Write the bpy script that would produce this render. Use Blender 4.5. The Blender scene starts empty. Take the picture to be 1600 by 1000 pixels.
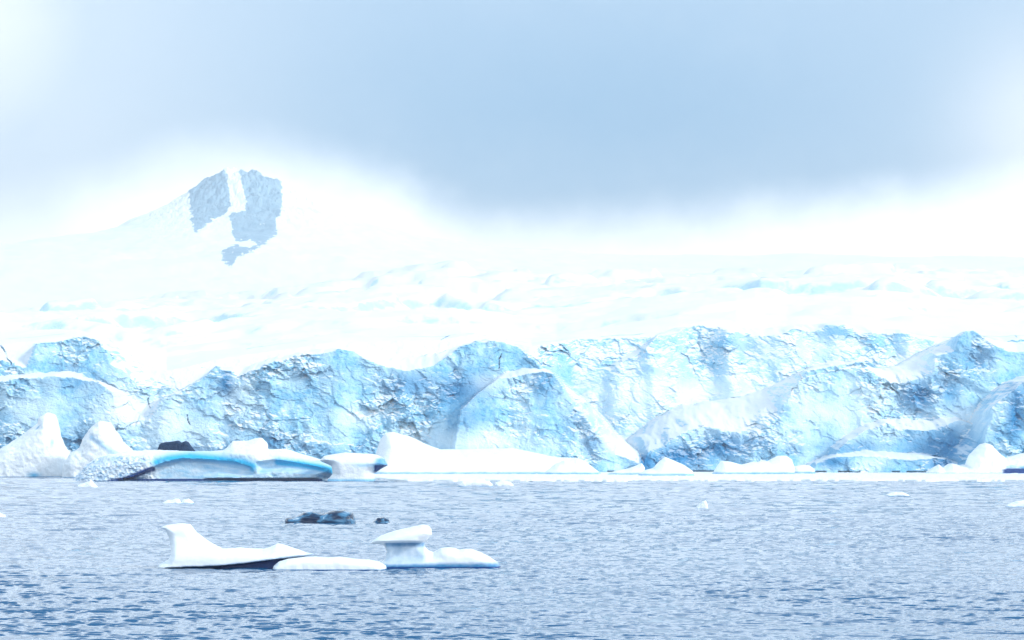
import bpy, math, random
import numpy as np
from math import radians

# ------------------------------------------------------------------ camera, world, sun, exposure
FPX = 3609.0          # focal length in pixels of a 1600 px wide picture
EYE = 8.0             # eye height on the ship's deck
HOR = 705.0           # picture row of the true horizon
scene = bpy.context.scene
COL = scene.collection
cam_d = bpy.data.cameras.new("camera")
cam_d.sensor_width = 36.0
cam_d.lens = FPX / 1600 * 36.0
cam_d.shift_y = (HOR - 500) / 1600
cam_d.clip_start = 1.0
cam_d.clip_end = 40000
cam = bpy.data.objects.new("camera", cam_d)
COL.objects.link(cam)
cam.location = (0, 0, EYE)
cam.rotation_euler = (radians(90), 0, 0)
scene.camera = cam

scene.view_settings.view_transform = 'Standard'
scene.view_settings.look = 'None'
scene.view_settings.gamma = 1
scene.view_settings.use_curve_mapping = False
scene.view_settings.exposure = 1.2
scene.cycles.use_denoising = True
scene.cycles.max_bounces = 6
scene.cycles.diffuse_bounces = 3
scene.cycles.glossy_bounces = 2
scene.cycles.volume_bounces = 0
scene.cycles.use_adaptive_sampling = True

SUN_EL, SUN_AZ = radians(31), radians(118)     # azimuth measured from straight ahead to the right
sd = bpy.data.lights.new("sun", 'SUN')
sd.energy = 1.3
sd.angle = radians(10)
sd.color = (1.0, 0.975, 0.93)
so = bpy.data.objects.new("sun", sd)
COL.objects.link(so)
from mathutils import Vector
_tosun = Vector((math.sin(SUN_AZ) * math.cos(SUN_EL), math.cos(SUN_AZ) * math.cos(SUN_EL), math.sin(SUN_EL)))
so.rotation_euler = _tosun.to_track_quat('Z', 'Y').to_euler()


class N:
    """tiny node helper"""
    def __init__(s, tree):
        s.t = tree
    def new(s, typ, **kw):
        n = s.t.nodes.new(typ)
        for k, v in kw.items():
            setattr(n, k, v)
        return n
    def put(s, sock, v):
        if v is None:
            return
        if isinstance(v, bpy.types.NodeSocket):
            s.t.links.new(v, sock)
        else:
            sock.default_value = v
    def m(s, op, a, b=None, c=None, clamp=False):
        n = s.new('ShaderNodeMath', operation=op, use_clamp=clamp)
        s.put(n.inputs[0], a); s.put(n.inputs[1], b)
        if c is not None:
            s.put(n.inputs[2], c)
        return n.outputs[0]
    def ss(s, x, lo, hi, a=0.0, b=1.0):
        n = s.new('ShaderNodeMapRange', interpolation_type='SMOOTHSTEP')
        s.put(n.inputs[0], x); s.put(n.inputs[1], lo); s.put(n.inputs[2], hi); s.put(n.inputs[3], a); s.put(n.inputs[4], b)
        return n.outputs[0]
    def mix(s, f, a, b):
        n = s.new('ShaderNodeMix', data_type='RGBA')
        s.put(n.inputs[0], f)
        s.put(n.inputs[6], a if isinstance(a, bpy.types.NodeSocket) else (*a, 1))
        s.put(n.inputs[7], b if isinstance(b, bpy.types.NodeSocket) else (*b, 1))
        return n.outputs[2]
    def noise(s, vec, scale, detail=4, rough=0.55, dist=0.0, typ='FBM'):
        n = s.new('ShaderNodeTexNoise', noise_type=typ)
        s.put(n.inputs['Vector'], vec)
        n.inputs['Scale'].default_value = scale
        n.inputs['Detail'].default_value = detail
        n.inputs['Roughness'].default_value = rough
        n.inputs['Distortion'].default_value = dist
        return n.outputs['Fac']
    def mapv(s, vec, scale):
        n = s.new('ShaderNodeVectorMath', operation='MULTIPLY')
        s.put(n.inputs[0], vec)
        n.inputs[1].default_value = scale
        return n.outputs[0]


world = bpy.data.worlds.new("World")
scene.world = world
world.use_nodes = True
w = N(world.node_tree)
w.t.nodes.clear()
tc = w.new('ShaderNodeTexCoord').outputs['Generated']
sp = w.new('ShaderNodeSeparateXYZ'); w.put(sp.inputs[0], tc)
dx, dy, dz = sp.outputs
ay = w.m('MAXIMUM', w.m('ABSOLUTE', dy), 0.08)
U = w.m('MULTIPLY', w.m('DIVIDE', dx, ay), FPX)       # tangent of the bearing, scaled
V = w.m('MULTIPLY', w.m('DIVIDE', dz, ay), FPX)       # tangent of the elevation, scaled
cv = w.new('ShaderNodeCombineXYZ'); w.put(cv.inputs[0], w.m('MULTIPLY', U, 0.01)); w.put(cv.inputs[1], w.m('MULTIPLY', V, 0.01)); w.put(cv.inputs[2], 3.3)
n_big = w.noise(w.mapv(cv.outputs[0], (0.35, 0.5, 1)), 1.0, 4, 0.5)
n_mid = w.noise(w.mapv(cv.outputs[0], (0.7, 0.8, 1)), 1.0, 5, 0.6)
# height of the base of the blue-grey cloud above the horizon, by bearing
fc = w.new('ShaderNodeFloatCurve')
crv = fc.mapping.curves[0]
EDGE = [(-2000, 340), (-800, 345), (-650, 385), (-520, 425), (-430, 436), (-330, 424), (-200, 396), (-90, 350), (0, 333), (120, 338), (300, 350), (480, 364), (640, 382), (740, 400), (900, 430), (2000, 400)]
for i, (a, b) in enumerate(EDGE):
    p = ((a + 2000) / 4000, b / 1000)
    if i == 0:
        crv.points[0].location = p
    elif i == len(EDGE) - 1:
        crv.points[-1].location = p
    else:
        crv.points.new(*p)
fc.mapping.update()
w.put(fc.inputs['Value'], w.m('DIVIDE', w.m('ADD', w.m('MAXIMUM', w.m('MINIMUM', U, 1999.0), -1999.0), 2000.0), 4000.0))
edge = w.m('MULTIPLY', fc.outputs[0], 1000.0)
wob = w.m('ADD', w.m('MULTIPLY', w.m('SUBTRACT', n_mid, 0.5), 70.0), w.m('MULTIPLY', w.m('SUBTRACT', n_big, 0.5), 40.0))
softw = w.ss(U, -500.0, -100.0, 85.0, 66.0)
p_ = w.m('DIVIDE', w.m('ADD', w.m('SUBTRACT', V, edge), wob), softw)
blue_f = w.ss(p_, -0.9, 1.1)
def blob(u0, v0, ru, rv):
    du = w.m('DIVIDE', w.m('SUBTRACT', U, u0), ru); dv = w.m('DIVIDE', w.m('SUBTRACT', V, v0), rv)
    r2 = w.m('ADD', w.m('MULTIPLY', du, du), w.m('MULTIPLY', dv, dv))
    return w.m('EXPONENT', w.m('MULTIPLY', r2, -1.0))
CL_LIGHT = (2.1, 3.15, 4.3)
CL_DARK = (0.85, 2.15, 3.6)
dark = w.m('ADD', w.m('MULTIPLY', blob(150.0, 500.0, 520.0, 190.0), 0.9), w.m('MULTIPLY', w.m('SUBTRACT', n_mid, 0.5), 0.7), clamp=True)
cl = w.mix(dark, CL_LIGHT, CL_DARK)
pale = w.m('MAXIMUM', w.m('MULTIPLY', blob(-850.0, 690.0, 190.0, 230.0), 1.0), w.m('MULTIPLY', w.ss(U, -150.0, -850.0), 0.45))
pale = w.m('MAXIMUM', pale, w.m('MULTIPLY', blob(850.0, 500.0, 150.0, 150.0), 0.9))
pale = w.m('ADD', pale, w.m('MULTIPLY', w.m('SUBTRACT', n_mid, 0.5), 0.35), clamp=True)
WHITE = (8.3, 8.7, 9.1)
cl = w.mix(w.m('MULTIPLY', pale, 0.9), cl, (5.1, 5.5, 5.9))
low = w.mix(blue_f, WHITE, cl)
# higher up: bright even overcast
n_hi = w.noise(tc, 3.0, 5, 0.55)
hi = w.mix(w.ss(n_hi, 0.3, 0.7), (9.4, 10.9, 12.0), (12.2, 13.6, 14.6))
hi = w.mix(w.ss(dz, 0.40, 0.62), hi, (1.6, 2.7, 3.9))
allc = w.mix(w.ss(dz, 0.19, 0.27), low, hi)
allc = w.mix(w.ss(dz, -0.02, -0.1), allc, (2.0, 2.6, 3.4))
sky = w.new('ShaderNodeTexSky', sky_type='NISHITA')
sky.sun_disc = False
sky.sun_elevation = SUN_EL
sky.sun_rotation = SUN_AZ
fin = w.mix(0.94, sky.outputs[0], allc)
bg = w.new('ShaderNodeBackground'); w.put(bg.inputs[0], fin); bg.inputs[1].default_value = 0.10
wo = w.new('ShaderNodeOutputWorld'); w.put(wo.inputs[0], bg.outputs[0])

# ------------------------------------------------------------------ numpy noise and surface helpers
_rng = np.random.default_rng(7)
_perm = _rng.permutation(256).astype(np.int32); _perm = np.concatenate([_perm, _perm, _perm])
_g = _rng.normal(size=(256, 3)).astype(np.float32); _g /= np.linalg.norm(_g, axis=1)[:, None]

def perlin(x, y, z):
    x = np.asarray(x, np.float32); y = np.asarray(y, np.float32); z = np.asarray(z, np.float32)
    x, y, z = np.broadcast_arrays(x, y, z)
    xi = np.floor(x).astype(np.int32); yi = np.floor(y).astype(np.int32); zi = np.floor(z).astype(np.int32)
    xf = x - xi; yf = y - yi; zf = z - zi
    fu = xf * xf * xf * (xf * (xf * 6 - 15) + 10); fv = yf * yf * yf * (yf * (yf * 6 - 15) + 10); fw = zf * zf * zf * (zf * (zf * 6 - 15) + 10)
    out = 0
    for a in (0, 1):
        px = _perm[(xi + a) & 255]; wx = fu if a else 1 - fu
        for b in (0, 1):
            py = _perm[px + ((yi + b) & 255)]; wy = fv if b else 1 - fv
            for c in (0, 1):
                h = _perm[py + ((zi + c) & 255)]
                g = _g[h]
                out = out + wx * wy * (fw if c else 1 - fw) * (g[..., 0] * (xf - a) + g[..., 1] * (yf - b) + g[..., 2] * (zf - c))
    return out * 1.4

def fbm(x, y, z, octv=4, gain=0.5, ridged=False):
    s = 0; a = 1.0; t = 0
    for i in range(octv):
        k = 2.03 ** i
        n = perlin(x * k + 17.3 * i, y * k + 5.1 * i, z * k + 9.7 * i)
        if ridged:
            n = 1 - 2 * np.abs(n)
        s = s + a * n; t += a; a *= gain
    return s / t

def sstep(x, a, b):
    t = np.clip((x - a) / (b - a), 0, 1)
    return t * t * (3 - 2 * t)

def seg_dist(px, pz, pts, closed=True):
    P = np.array(pts, float)
    best = np.full(np.shape(px), 1e9)
    n = len(P)
    for i in range(n if closed else n - 1):
        a = P[i]; b = P[(i + 1) % n]; d = b - a
        L = max(d @ d, 1e-9)
        t = np.clip(((px - a[0]) * d[0] + (pz - a[1]) * d[1]) / L, 0, 1)
        best = np.minimum(best, np.hypot(px - a[0] - t * d[0], pz - a[1] - t * d[1]))
    return best

def inside(px, pz, pts):
    P = np.array(pts, float); n = len(P)
    r = np.zeros(np.shape(px), bool)
    for i in range(n):
        x1, z1 = P[i]; x2, z2 = P[(i + 1) % n]
        if z1 == z2:
            continue
        c = ((z1 > pz) != (z2 > pz)) & (px < (x2 - x1) * (pz - z1) / (z2 - z1) + x1)
        r ^= c
    return r

def poly_sd(px, pz, pts):
    d = seg_dist(px, pz, pts)
    return np.where(inside(px, pz, pts), d, -d)

def make_mesh(name, verts, quads, smooth=True):
    me = bpy.data.meshes.new(name)
    nv, nf = len(verts), len(quads)
    me.vertices.add(nv); me.vertices.foreach_set('co', np.ascontiguousarray(verts, np.float32).ravel())
    me.loops.add(nf * 4); me.loops.foreach_set('vertex_index', np.ascontiguousarray(quads, np.int32).ravel())
    me.polygons.add(nf)
    me.polygons.foreach_set('loop_start', np.arange(nf, dtype=np.int32) * 4)
    me.polygons.foreach_set('use_smooth', np.full(nf, smooth))
    me.update(calc_edges=True); me.validate()
    return me

def set_attr(me, name, vals):
    a = me.attributes.new(name, 'FLOAT', 'POINT')
    a.data.foreach_set('value', np.ascontiguousarray(vals, np.float32).ravel())

def link(name, me, mat, parent=None, loc=(0, 0, 0), label=None, cat=None, group=None, kind=None):
    o = bpy.data.objects.new(name, me); COL.objects.link(o)
    o.location = loc
    me.materials.append(mat)
    if parent: o.parent = parent
    if label: o['label'] = label
    if cat: o['category'] = cat
    if group: o['group'] = group
    if kind: o['kind'] = kind
    return o

def grid_quads(nr, nc):
    i = np.arange((nr - 1) * (nc - 1)); r = i // (nc - 1); c = i % (nc - 1)
    a = r * nc + c
    return np.stack([a, a + 1, a + 1 + nc, a + nc], 1)

def surface_nets(G, org, h):
    """G>0 inside; returns verts, quads"""
    nx, ny, nz = G.shape
    S = G > 0
    acc = np.zeros((nx - 1, ny - 1, nz - 1, 3), np.float32); cnt = np.zeros((nx - 1, ny - 1, nz - 1), np.float32)
    def sl(a, o, n):   # corner offset slice on cells
        return slice(o, n - 1 + o)
    for ax in range(3):
        o1, o2 = [k for k in range(3) if k != ax]
        for b in (0, 1):
            for c in (0, 1):
                off0 = [0, 0, 0]; off0[o1] = b; off0[o2] = c
                off1 = list(off0); off1[ax] = 1
                A = G[off0[0]:off0[0] + nx - 1, off0[1]:off0[1] + ny - 1, off0[2]:off0[2] + nz - 1]
                B = G[off1[0]:off1[0] + nx - 1, off1[1]:off1[1] + ny - 1, off1[2]:off1[2] + nz - 1]
                cr = (A > 0) != (B > 0)
                t = np.where(cr, A / np.where(cr, A - B, 1), 0)
                for k in range(3):
                    acc[..., k] += np.where(cr, t if k == ax else off0[k], 0)
                cnt += cr
    cell = cnt > 0
    idx = np.full(cell.shape, -1, np.int64); idx[cell] = np.arange(cell.sum())
    ci = np.argwhere(cell)
    verts = (ci + acc[cell] / cnt[cell][:, None]) * h + np.array(org)
    quads = []
    for ax in range(3):
        o1, o2 = (ax + 1) % 3, (ax + 2) % 3
        s0 = [slice(None)] * 3; s1 = [slice(None)] * 3
        s0[ax] = slice(0, -1); s1[ax] = slice(1, None)
        A = S[tuple(s0)]; B = S[tuple(s1)]
        e = np.argwhere(A != B)
        ok = (e[:, o1] > 0) & (e[:, o2] > 0) & (e[:, o1] < G.shape[o1] - 1) & (e[:, o2] < G.shape[o2] - 1)
        e = e[ok]
        def g(d1, d2):
            q = e.copy(); q[:, o1] += d1; q[:, o2] += d2
            return idx[q[:, 0], q[:, 1], q[:, 2]]
        q = np.stack([g(-1, -1), g(0, -1), g(0, 0), g(-1, 0)], 1)
        flip = ~A[e[:, 0], e[:, 1], e[:, 2]]
        q[flip] = q[flip][:, ::-1]
        quads.append(q)
    quads = np.concatenate(quads)
    quads = quads[(quads >= 0).all(1)]
    return verts.astype(np.float32), quads

def dist_at_row(v):           # distance at which the sea surface sits on picture row v
    return FPX * EYE / (v - HOR)

# ------------------------------------------------------------------ materials
def mat_new(name):
    m = bpy.data.materials.new(name); m.use_nodes = True
    n = N(m.node_tree); n.t.nodes.clear()
    b = n.new('ShaderNodeBsdfPrincipled'); o = n.new('ShaderNodeOutputMaterial')
    n.t.links.new(b.outputs[0], o.inputs[0])
    return m, n, b

def attr(n, name):
    a = n.new('ShaderNodeAttribute'); a.attribute_name = name
    return a.outputs['Fac']

def glacier_material():
    m, n, b = mat_new("glacier_snow_and_ice")
    geo = n.new('ShaderNodeNewGeometry')
    sx = n.new('ShaderNodeSeparateXYZ'); n.put(sx.inputs[0], geo.outputs['Normal'])
    pos = geo.outputs['Position']
    n1 = n.noise(pos, 0.11, 6, 0.62)
    n2 = n.noise(n.mapv(pos, (1, 1, 1.6)), 0.5, 5, 0.65)
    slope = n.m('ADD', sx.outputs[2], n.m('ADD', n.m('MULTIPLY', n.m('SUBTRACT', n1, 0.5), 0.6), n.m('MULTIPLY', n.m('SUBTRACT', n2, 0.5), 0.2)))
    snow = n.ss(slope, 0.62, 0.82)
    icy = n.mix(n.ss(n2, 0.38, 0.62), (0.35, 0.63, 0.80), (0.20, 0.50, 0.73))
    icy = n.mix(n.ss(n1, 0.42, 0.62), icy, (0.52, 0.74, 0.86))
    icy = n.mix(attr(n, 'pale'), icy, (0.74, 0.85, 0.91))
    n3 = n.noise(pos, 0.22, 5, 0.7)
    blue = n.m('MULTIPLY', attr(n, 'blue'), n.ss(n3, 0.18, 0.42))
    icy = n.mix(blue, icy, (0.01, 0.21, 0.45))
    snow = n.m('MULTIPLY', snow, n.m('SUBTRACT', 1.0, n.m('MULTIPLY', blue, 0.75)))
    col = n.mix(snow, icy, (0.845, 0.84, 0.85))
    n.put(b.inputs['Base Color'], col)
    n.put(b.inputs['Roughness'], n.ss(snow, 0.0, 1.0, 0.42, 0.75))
    b.inputs['Specular IOR Level'].default_value = 0.3
    bp = n.new('ShaderNodeBump'); bp.inputs['Strength'].default_value = 0.9; bp.inputs['Distance'].default_value = 0.8
    rid = n.noise(n.mapv(pos, (1, 1, 1.3)), 0.55, 7, 0.68, 0.6, 'RIDGED_MULTIFRACTAL')
    n5 = n.noise(n.mapv(pos, (1, 1, 1.2)), 1.5, 4, 0.6)
    n.put(bp.inputs['Height'], n.m('MULTIPLY', n.m('ADD', n.m('MULTIPLY', rid, 0.3), n.m('MULTIPLY', n5, 0.8)), n.ss(snow, 0.0, 1.0, 0.62, 0.12)))
    n.put(b.inputs['Normal'], bp.outputs[0])
    return m

def berg_material(name, fine=1.0, bump=0.5, blue=(0.10, 0.38, 0.64)):
    """fine: metres of the smallest lumps.  'ice' and 'deep' say where bare blue ice and dark clear ice with painted underside shade are"""
    m, n, b = mat_new(name)
    tcn = n.new('ShaderNodeTexCoord'); pos = tcn.outputs['Object']
    n1 = n.noise(pos, 0.9 / fine, 5, 0.6)
    n2 = n.noise(pos, 3.0 / fine, 4, 0.6)
    ice = n.m('ADD', attr(n, 'ice'), n.m('MULTIPLY', n.m('SUBTRACT', n1, 0.5), 0.5))
    ice = n.m('MULTIPLY', n.ss(ice, 0.05, 1.0), n.ss(attr(n, 'ice'), 0.02, 0.2))
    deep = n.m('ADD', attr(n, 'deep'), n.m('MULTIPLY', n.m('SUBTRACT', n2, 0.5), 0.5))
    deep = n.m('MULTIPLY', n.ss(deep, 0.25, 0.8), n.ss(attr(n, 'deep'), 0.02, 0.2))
    col = n.mix(n.ss(n1, 0.35, 0.7), (0.88, 0.895, 0.90), (0.84, 0.87, 0.89))
    col = n.mix(n.m('MULTIPLY', attr(n, 'ice2'), 1.0), col, (0.03, 0.46, 0.76))
    col = n.mix(ice, col, blue)
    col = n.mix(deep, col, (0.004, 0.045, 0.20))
    n.put(b.inputs['Base Color'], col)
    n.put(b.inputs['Roughness'], n.m('SUBTRACT', 0.65, n.m('MULTIPLY', n.m('MAXIMUM', ice, deep), 0.4)))
    b.inputs['Specular IOR Level'].default_value = 0.3
    bp = n.new('ShaderNodeBump'); bp.inputs['Strength'].default_value = bump; bp.inputs['Distance'].default_value = 0.25 * fine
    n.put(bp.inputs['Height'], n.m('ADD', n1, n.m('MULTIPLY', n2, 0.35)))
    n.put(b.inputs['Normal'], bp.outputs[0])
    return m

M_GLACIER = glacier_material()
M_BERG_FAR = berg_material("far_berg_snow", 3.0, 0.6)
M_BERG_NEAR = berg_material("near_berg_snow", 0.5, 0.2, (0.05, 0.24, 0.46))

# ------------------------------------------------------------------ sea
def build_sea():
    m, n, b = mat_new("sea_water")
    geo = n.new('ShaderNodeNewGeometry'); pos = geo.outputs['Position']
    n1 = n.noise(n.mapv(pos, (0.8, 1.3, 1)), 2.2, 3, 0.6, 0.3)
    n2 = n.noise(n.mapv(pos, (0.7, 1.5, 1)), 0.55, 4, 0.6, 0.4)
    n3 = n.noise(n.mapv(pos, (1, 0.5, 1)), 0.02, 3, 0.5)
    b.inputs['Base Color'].default_value = (0.004, 0.085, 0.20, 1)
    b.inputs['Roughness'].default_value = 0.05
    b.inputs['IOR'].default_value = 1.42
    bp = n.new('ShaderNodeBump'); bp.inputs['Strength'].default_value = 1.0; bp.inputs['Distance'].default_value = 0.018
    h = n.m('ADD', n.m('MULTIPLY', n1, 0.45), n.m('MULTIPLY', n2, 1.2))
    n.put(bp.inputs['Height'], n.m('MULTIPLY', h, n.ss(n3, 0.35, 0.65, 0.75, 1.1)))
    n.put(b.inputs['Normal'], bp.outputs[0])
    # rows: fine near, coarser far
    ys = [-3000, -600, -100, 0, 25, 45, 60, 70]
    y = 76.0
    while y < 330:
        ys.append(y); y += 0.10 + max(0, (y - 110)) * 0.0014
    while y < 860:
        ys.append(y); y += min(0.41 + (y - 330) * 0.0012, 0.8)
    ys += [900, 1100, 2000, 5000, 12000, 26000]
    ys = np.array(ys)
    uc = np.linspace(-0.37, 0.37, 1180)
    side = np.array([0.385, 0.42, 0.48, 0.6, 1.0, 2.5, 8, 60])
    us = np.concatenate([-side[::-1], uc, side])
    wdt = np.maximum(ys, 76.0)
    X = us[None, :] * wdt[:, None]; Y = np.repeat(ys[:, None], len(us), 1)
    Z = np.zeros_like(X)
    rs = np.random.RandomState(4)
    near = (ys > 60) & (ys < 900)
    Xn, Yn = X[near], Y[near]
    cellx = (uc[1] - uc[0]) * wdt[near][:, None]; celly = np.gradient(ys[near])[:, None]
    Zn = np.zeros_like(Xn)
    patch = 0.75 + 0.5 * np.clip(0.5 + perlin(Xn * 0.05, Yn * 0.022, 0.3), 0, 1)
    A1 = np.zeros_like(Xn); A2 = np.zeros_like(Xn); W1 = np.zeros_like(ys[near])[:, None]
    yn = ys[near][:, None]
    Lc = 0.62 * (1 + np.clip(yn - 120, 0, 700) / 170)
    for i in range(84):
        L = 0.34 * (6.5 / 0.34) ** ((i + rs.rand()) / 84)
        th = rs.normal(0.06, 0.20)                # travel direction about the line of sight
        ph = rs.rand() * 6.283
        wt = np.exp(-(np.log(L / Lc) / 0.55) ** 2) * np.clip(1.5 - 3.2 * celly / L, 0, 1)
        W1 += wt ** 2 * 0.5
        rows = (wt[:, 0] > 0.02)
        if rows.any():
            A1[rows] += wt[rows] * np.sin(2 * math.pi / L * (math.sin(th) * Xn[rows] + math.cos(th) * Yn[rows]) + ph)
    A1 /= np.sqrt(W1 + 1e-6)
    for i in range(12):
        L = 4.0 * (14 / 4.0) ** rs.rand(); th = rs.normal(0.15, 0.4); ph = rs.rand() * 6.283
        A2 += np.sin(2 * math.pi / L * (math.sin(th) * Xn + math.cos(th) * Yn) + ph)
    A2 /= math.sqrt(6.0)
    # mostly smooth water with scattered short steep crests
    s1 = A1 + 0.45 * A2
    grow = Lc / 0.75
    Zn = (0.078 * sstep(s1, 0.1, 2.4) + 0.0045 * A1) * grow + 0.012 * A2
    Z[near] = Zn * patch * np.clip((0.38 - np.abs(us)) / 0.02, 0, 1)[None, :]
    me = make_mesh("sea", np.stack([X, Y, Z], -1).reshape(-1, 3), grid_quads(len(ys), len(us)))
    link("sea", me, m, kind='structure')
build_sea()

# ------------------------------------------------------------------ glacier front and snowfield
# every ice front: crest line (bearing and height as columns and rows), distance of its foot, steepness of its face,
# slope of the snow bench behind its crest and how far that bench can rise
FRONTS = [
    dict(c=[(1485, 770), (1500, 735), (1524, 712), (1530, 690), (1536, 672), (1546, 655), (1541, 641), (1556, 628), (1573, 616), (1590, 601), (1604, 594), (1640, 590), (1700, 600), (1760, 640), (1950, 610)], D=803, tf=2.6, bs=0.3, R=4),
    dict(c=[(1235, 770), (1262, 741), (1270, 724), (1290, 713), (1330, 711), (1370, 713), (1420, 718), (1470, 716), (1500, 726), (1530, 770)], D=812, tf=1.8, bs=0.25, R=3),
    dict(c=[(1290, 770), (1300, 705), (1320, 688), (1340, 677), (1362, 668), (1384, 661), (1401, 671), (1430, 675), (1462, 669), (1485, 660), (1499, 656), (1515, 662), (1532, 671), (1560, 700), (1600, 770)], D=826, tf=2.3, bs=0.36, R=8),
    dict(c=[(975, 770), (999, 727), (1008, 706), (1030, 700), (1052, 684), (1074, 671), (1094, 667), (1127, 675), (1171, 674), (1195, 664), (1213, 655), (1222, 631), (1239, 610), (1256, 590), (1264, 578), (1290, 574), (1310, 570), (1350, 566), (1374, 586), (1408, 602), (1431, 596), (1462, 584), (1470, 556), (1499, 548), (1507, 524), (1518, 515), (1532, 513), (1546, 526), (1580, 548), (1640, 545), (1760, 560), (1950, 570)], D=838, tf=2.2, bs=0.40, R=15),
    dict(c=[(700, 770), (722, 640), (746, 616), (765, 602), (783, 592), (817, 583), (850, 580), (867, 587), (879, 603), (889, 629), (915, 651), (926, 668), (936, 682), (955, 707), (978, 716), (999, 724), (1006, 770)], D=828, tf=2.2, bs=0.38, R=9),
    dict(c=[(-400, 640), (-200, 610), (-60, 600), (20, 592), (60, 588), (110, 590), (150, 596), (176, 612), (190, 655), (215, 668), (240, 655), (255, 622), (300, 600), (338, 571), (362, 580), (372, 590), (422, 566), (472, 551), (500, 553), (530, 544), (552, 548), (570, 558), (597, 570), (628, 578), (675, 573), (695, 558), (719, 538), (742, 531), (766, 529), (792, 534), (812, 541), (834, 558), (850, 576), (880, 640), (900, 770)], D=846, tf=2.4, bs=0.2, R=5),
    dict(c=[(-400, 560), (-200, 548), (-60, 552), (0, 562), (40, 575), (52, 538), (70, 531), (100, 529), (128, 524), (150, 530), (164, 545), (172, 570), (190, 577), (210, 598), (240, 606), (262, 604), (290, 620), (310, 770)], D=870, tf=2.4, bs=0.22, R=3),
    dict(c=[(840, 770), (862, 612), (881, 584), (908, 566), (935, 570), (960, 580), (985, 560), (1010, 548), (1036, 520), (1070, 513), (1100, 502), (1112, 499), (1127, 508), (1161, 510), (1215, 522), (1235, 515), (1262, 508), (1290, 512), (1320, 500), (1350, 502), (1364, 511), (1397, 515), (1441, 512), (1475, 522), (1520, 535), (1560, 530), (1700, 525), (1950, 530)], D=892, tf=0.95, bs=0.2, R=4),
    dict(c=[(-400, 545), (-100, 540), (0, 536), (57, 528), (110, 521), (145, 518), (168, 520), (200, 556), (260, 575), (330, 560), (420, 545), (520, 532), (640, 530), (690, 528), (740, 520), (830, 538), (900, 526), (960, 526), (1019, 526), (1080, 530), (1200, 540), (1500, 540), (1950, 540)], D=935, tf=0.3, bs=0.15, R=6),
]
# broad swells of the snowfield behind the ice cliff: crest, distance
SWELLS = [
    (1080, [(-400, 525), (0, 524), (120, 522), (180, 545), (260, 555), (360, 542), (440, 528), (560, 520), (640, 516), (720, 514), (800, 527), (870, 530), (960, 515), (1060, 496), (1150, 487), (1230, 494), (1330, 490), (1450, 497), (1600, 505), (1950, 510)]),
    (1220, [(-400, 520), (0, 521), (200, 522), (300, 528), (400, 515), (480, 508), (600, 500), (700, 497), (800, 512), (900, 505), (1000, 492), (1100, 480), (1180, 470), (1260, 474), (1370, 466), (1480, 478), (1600, 485), (1950, 490)]),
    (1480, [(-400, 515), (0, 518), (100, 512), (180, 500), (250, 498), (380, 500), (440, 488), (520, 476), (640, 470), (760, 484), (860, 482), (980, 470), (1080, 468), (1200, 460), (1320, 455), (1400, 458), (1500, 463), (1600, 466), (1950, 460)]),
    (1800, [(-400, 510), (0, 512), (200, 490), (340, 482), (460, 470), (560, 457), (640, 447), (700, 441), (780, 446), (880, 452), (1000, 456), (1100, 450), (1200, 448), (1320, 442), (1440, 441), (1600, 446), (1950, 440)]),
]
BLUES = [  # pockets of bare deep-blue ice: col, row, radius x, radius y, strength
    (645, 600, 60, 24, .75), (715, 610, 55, 30, .85), (735, 650, 26, 28, .6), (850, 600, 28, 30, .55), (352, 598, 12, 24, 1.0), (520, 590, 60, 25, .35),
    (1060, 715, 60, 26, 1.0), (1010, 722, 20, 20, 1.0), (1125, 700, 60, 22, .9), (1180, 690, 40, 15, .6), (1340, 700, 55, 15, .7), (1470, 700, 70, 34, .9), (1470, 724, 30, 16, 1.0),
    (1435, 620, 28, 26, .95), (1480, 610, 30, 36, .55), (1530, 560, 40, 45, .5), (1585, 650, 14, 50, 1.0), (1590, 620, 16, 24, .9), (1560, 690, 14, 30, .4), (560, 715, 60, 18, .45),
    (430, 690, 25, 16, .7), (120, 590, 55, 26, .45), (480, 700, 60, 16, .35), (900, 650, 26, 40, .45), (925, 690, 18, 30, .6), (1165, 545, 80, 18, .3), (1290, 520, 60, 14, .3), (300, 712, 70, 18, .6), (910, 598, 18, 8, .5),
    (1300, 722, 30, 12, .9), (1240, 700, 40, 16, .4), (690, 712, 40, 10, .2), (40, 690, 60, 25, .25), (120, 690, 30, 30, .4)]
PALES = [  # fans of old snow and powdered ice lying on the steep ice
    (1130, 630, 90, 50, 1.0), (985, 620, 90, 45, .8), (960, 690, 35, 30, .9), (200, 640, 60, 55, .8), (270, 670, 50, 40, .8), (1040, 590, 70, 40, .5), (1300, 650, 110, 50, .55), (1420, 570, 50, 30, .9),
    (750, 690, 120, 22, .8), (640, 680, 60, 20, .5), (560, 655, 60, 25, .45), (50, 640, 60, 30, .5), (370, 640, 40, 40, .5), (1500, 650, 60, 20, .7), (1250, 545, 130, 25, .5), (1350, 620, 60, 25, .5), (760, 600, 30, 14, .9), (1380, 725, 90, 12, .35)]

def blobs(u, v, lst):
    s = np.zeros_like(u)
    for a, b, ra, rb, k in lst:
        s = np.maximum(s, k * np.exp(-(((u - a) / ra) ** 2 + ((v - b) / rb) ** 2)))
    return s

def to_world(u, v, D):
    return np.stack([(u - 800) / FPX * D, D, EYE + (HOR - v) / FPX * D], -1)

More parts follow.
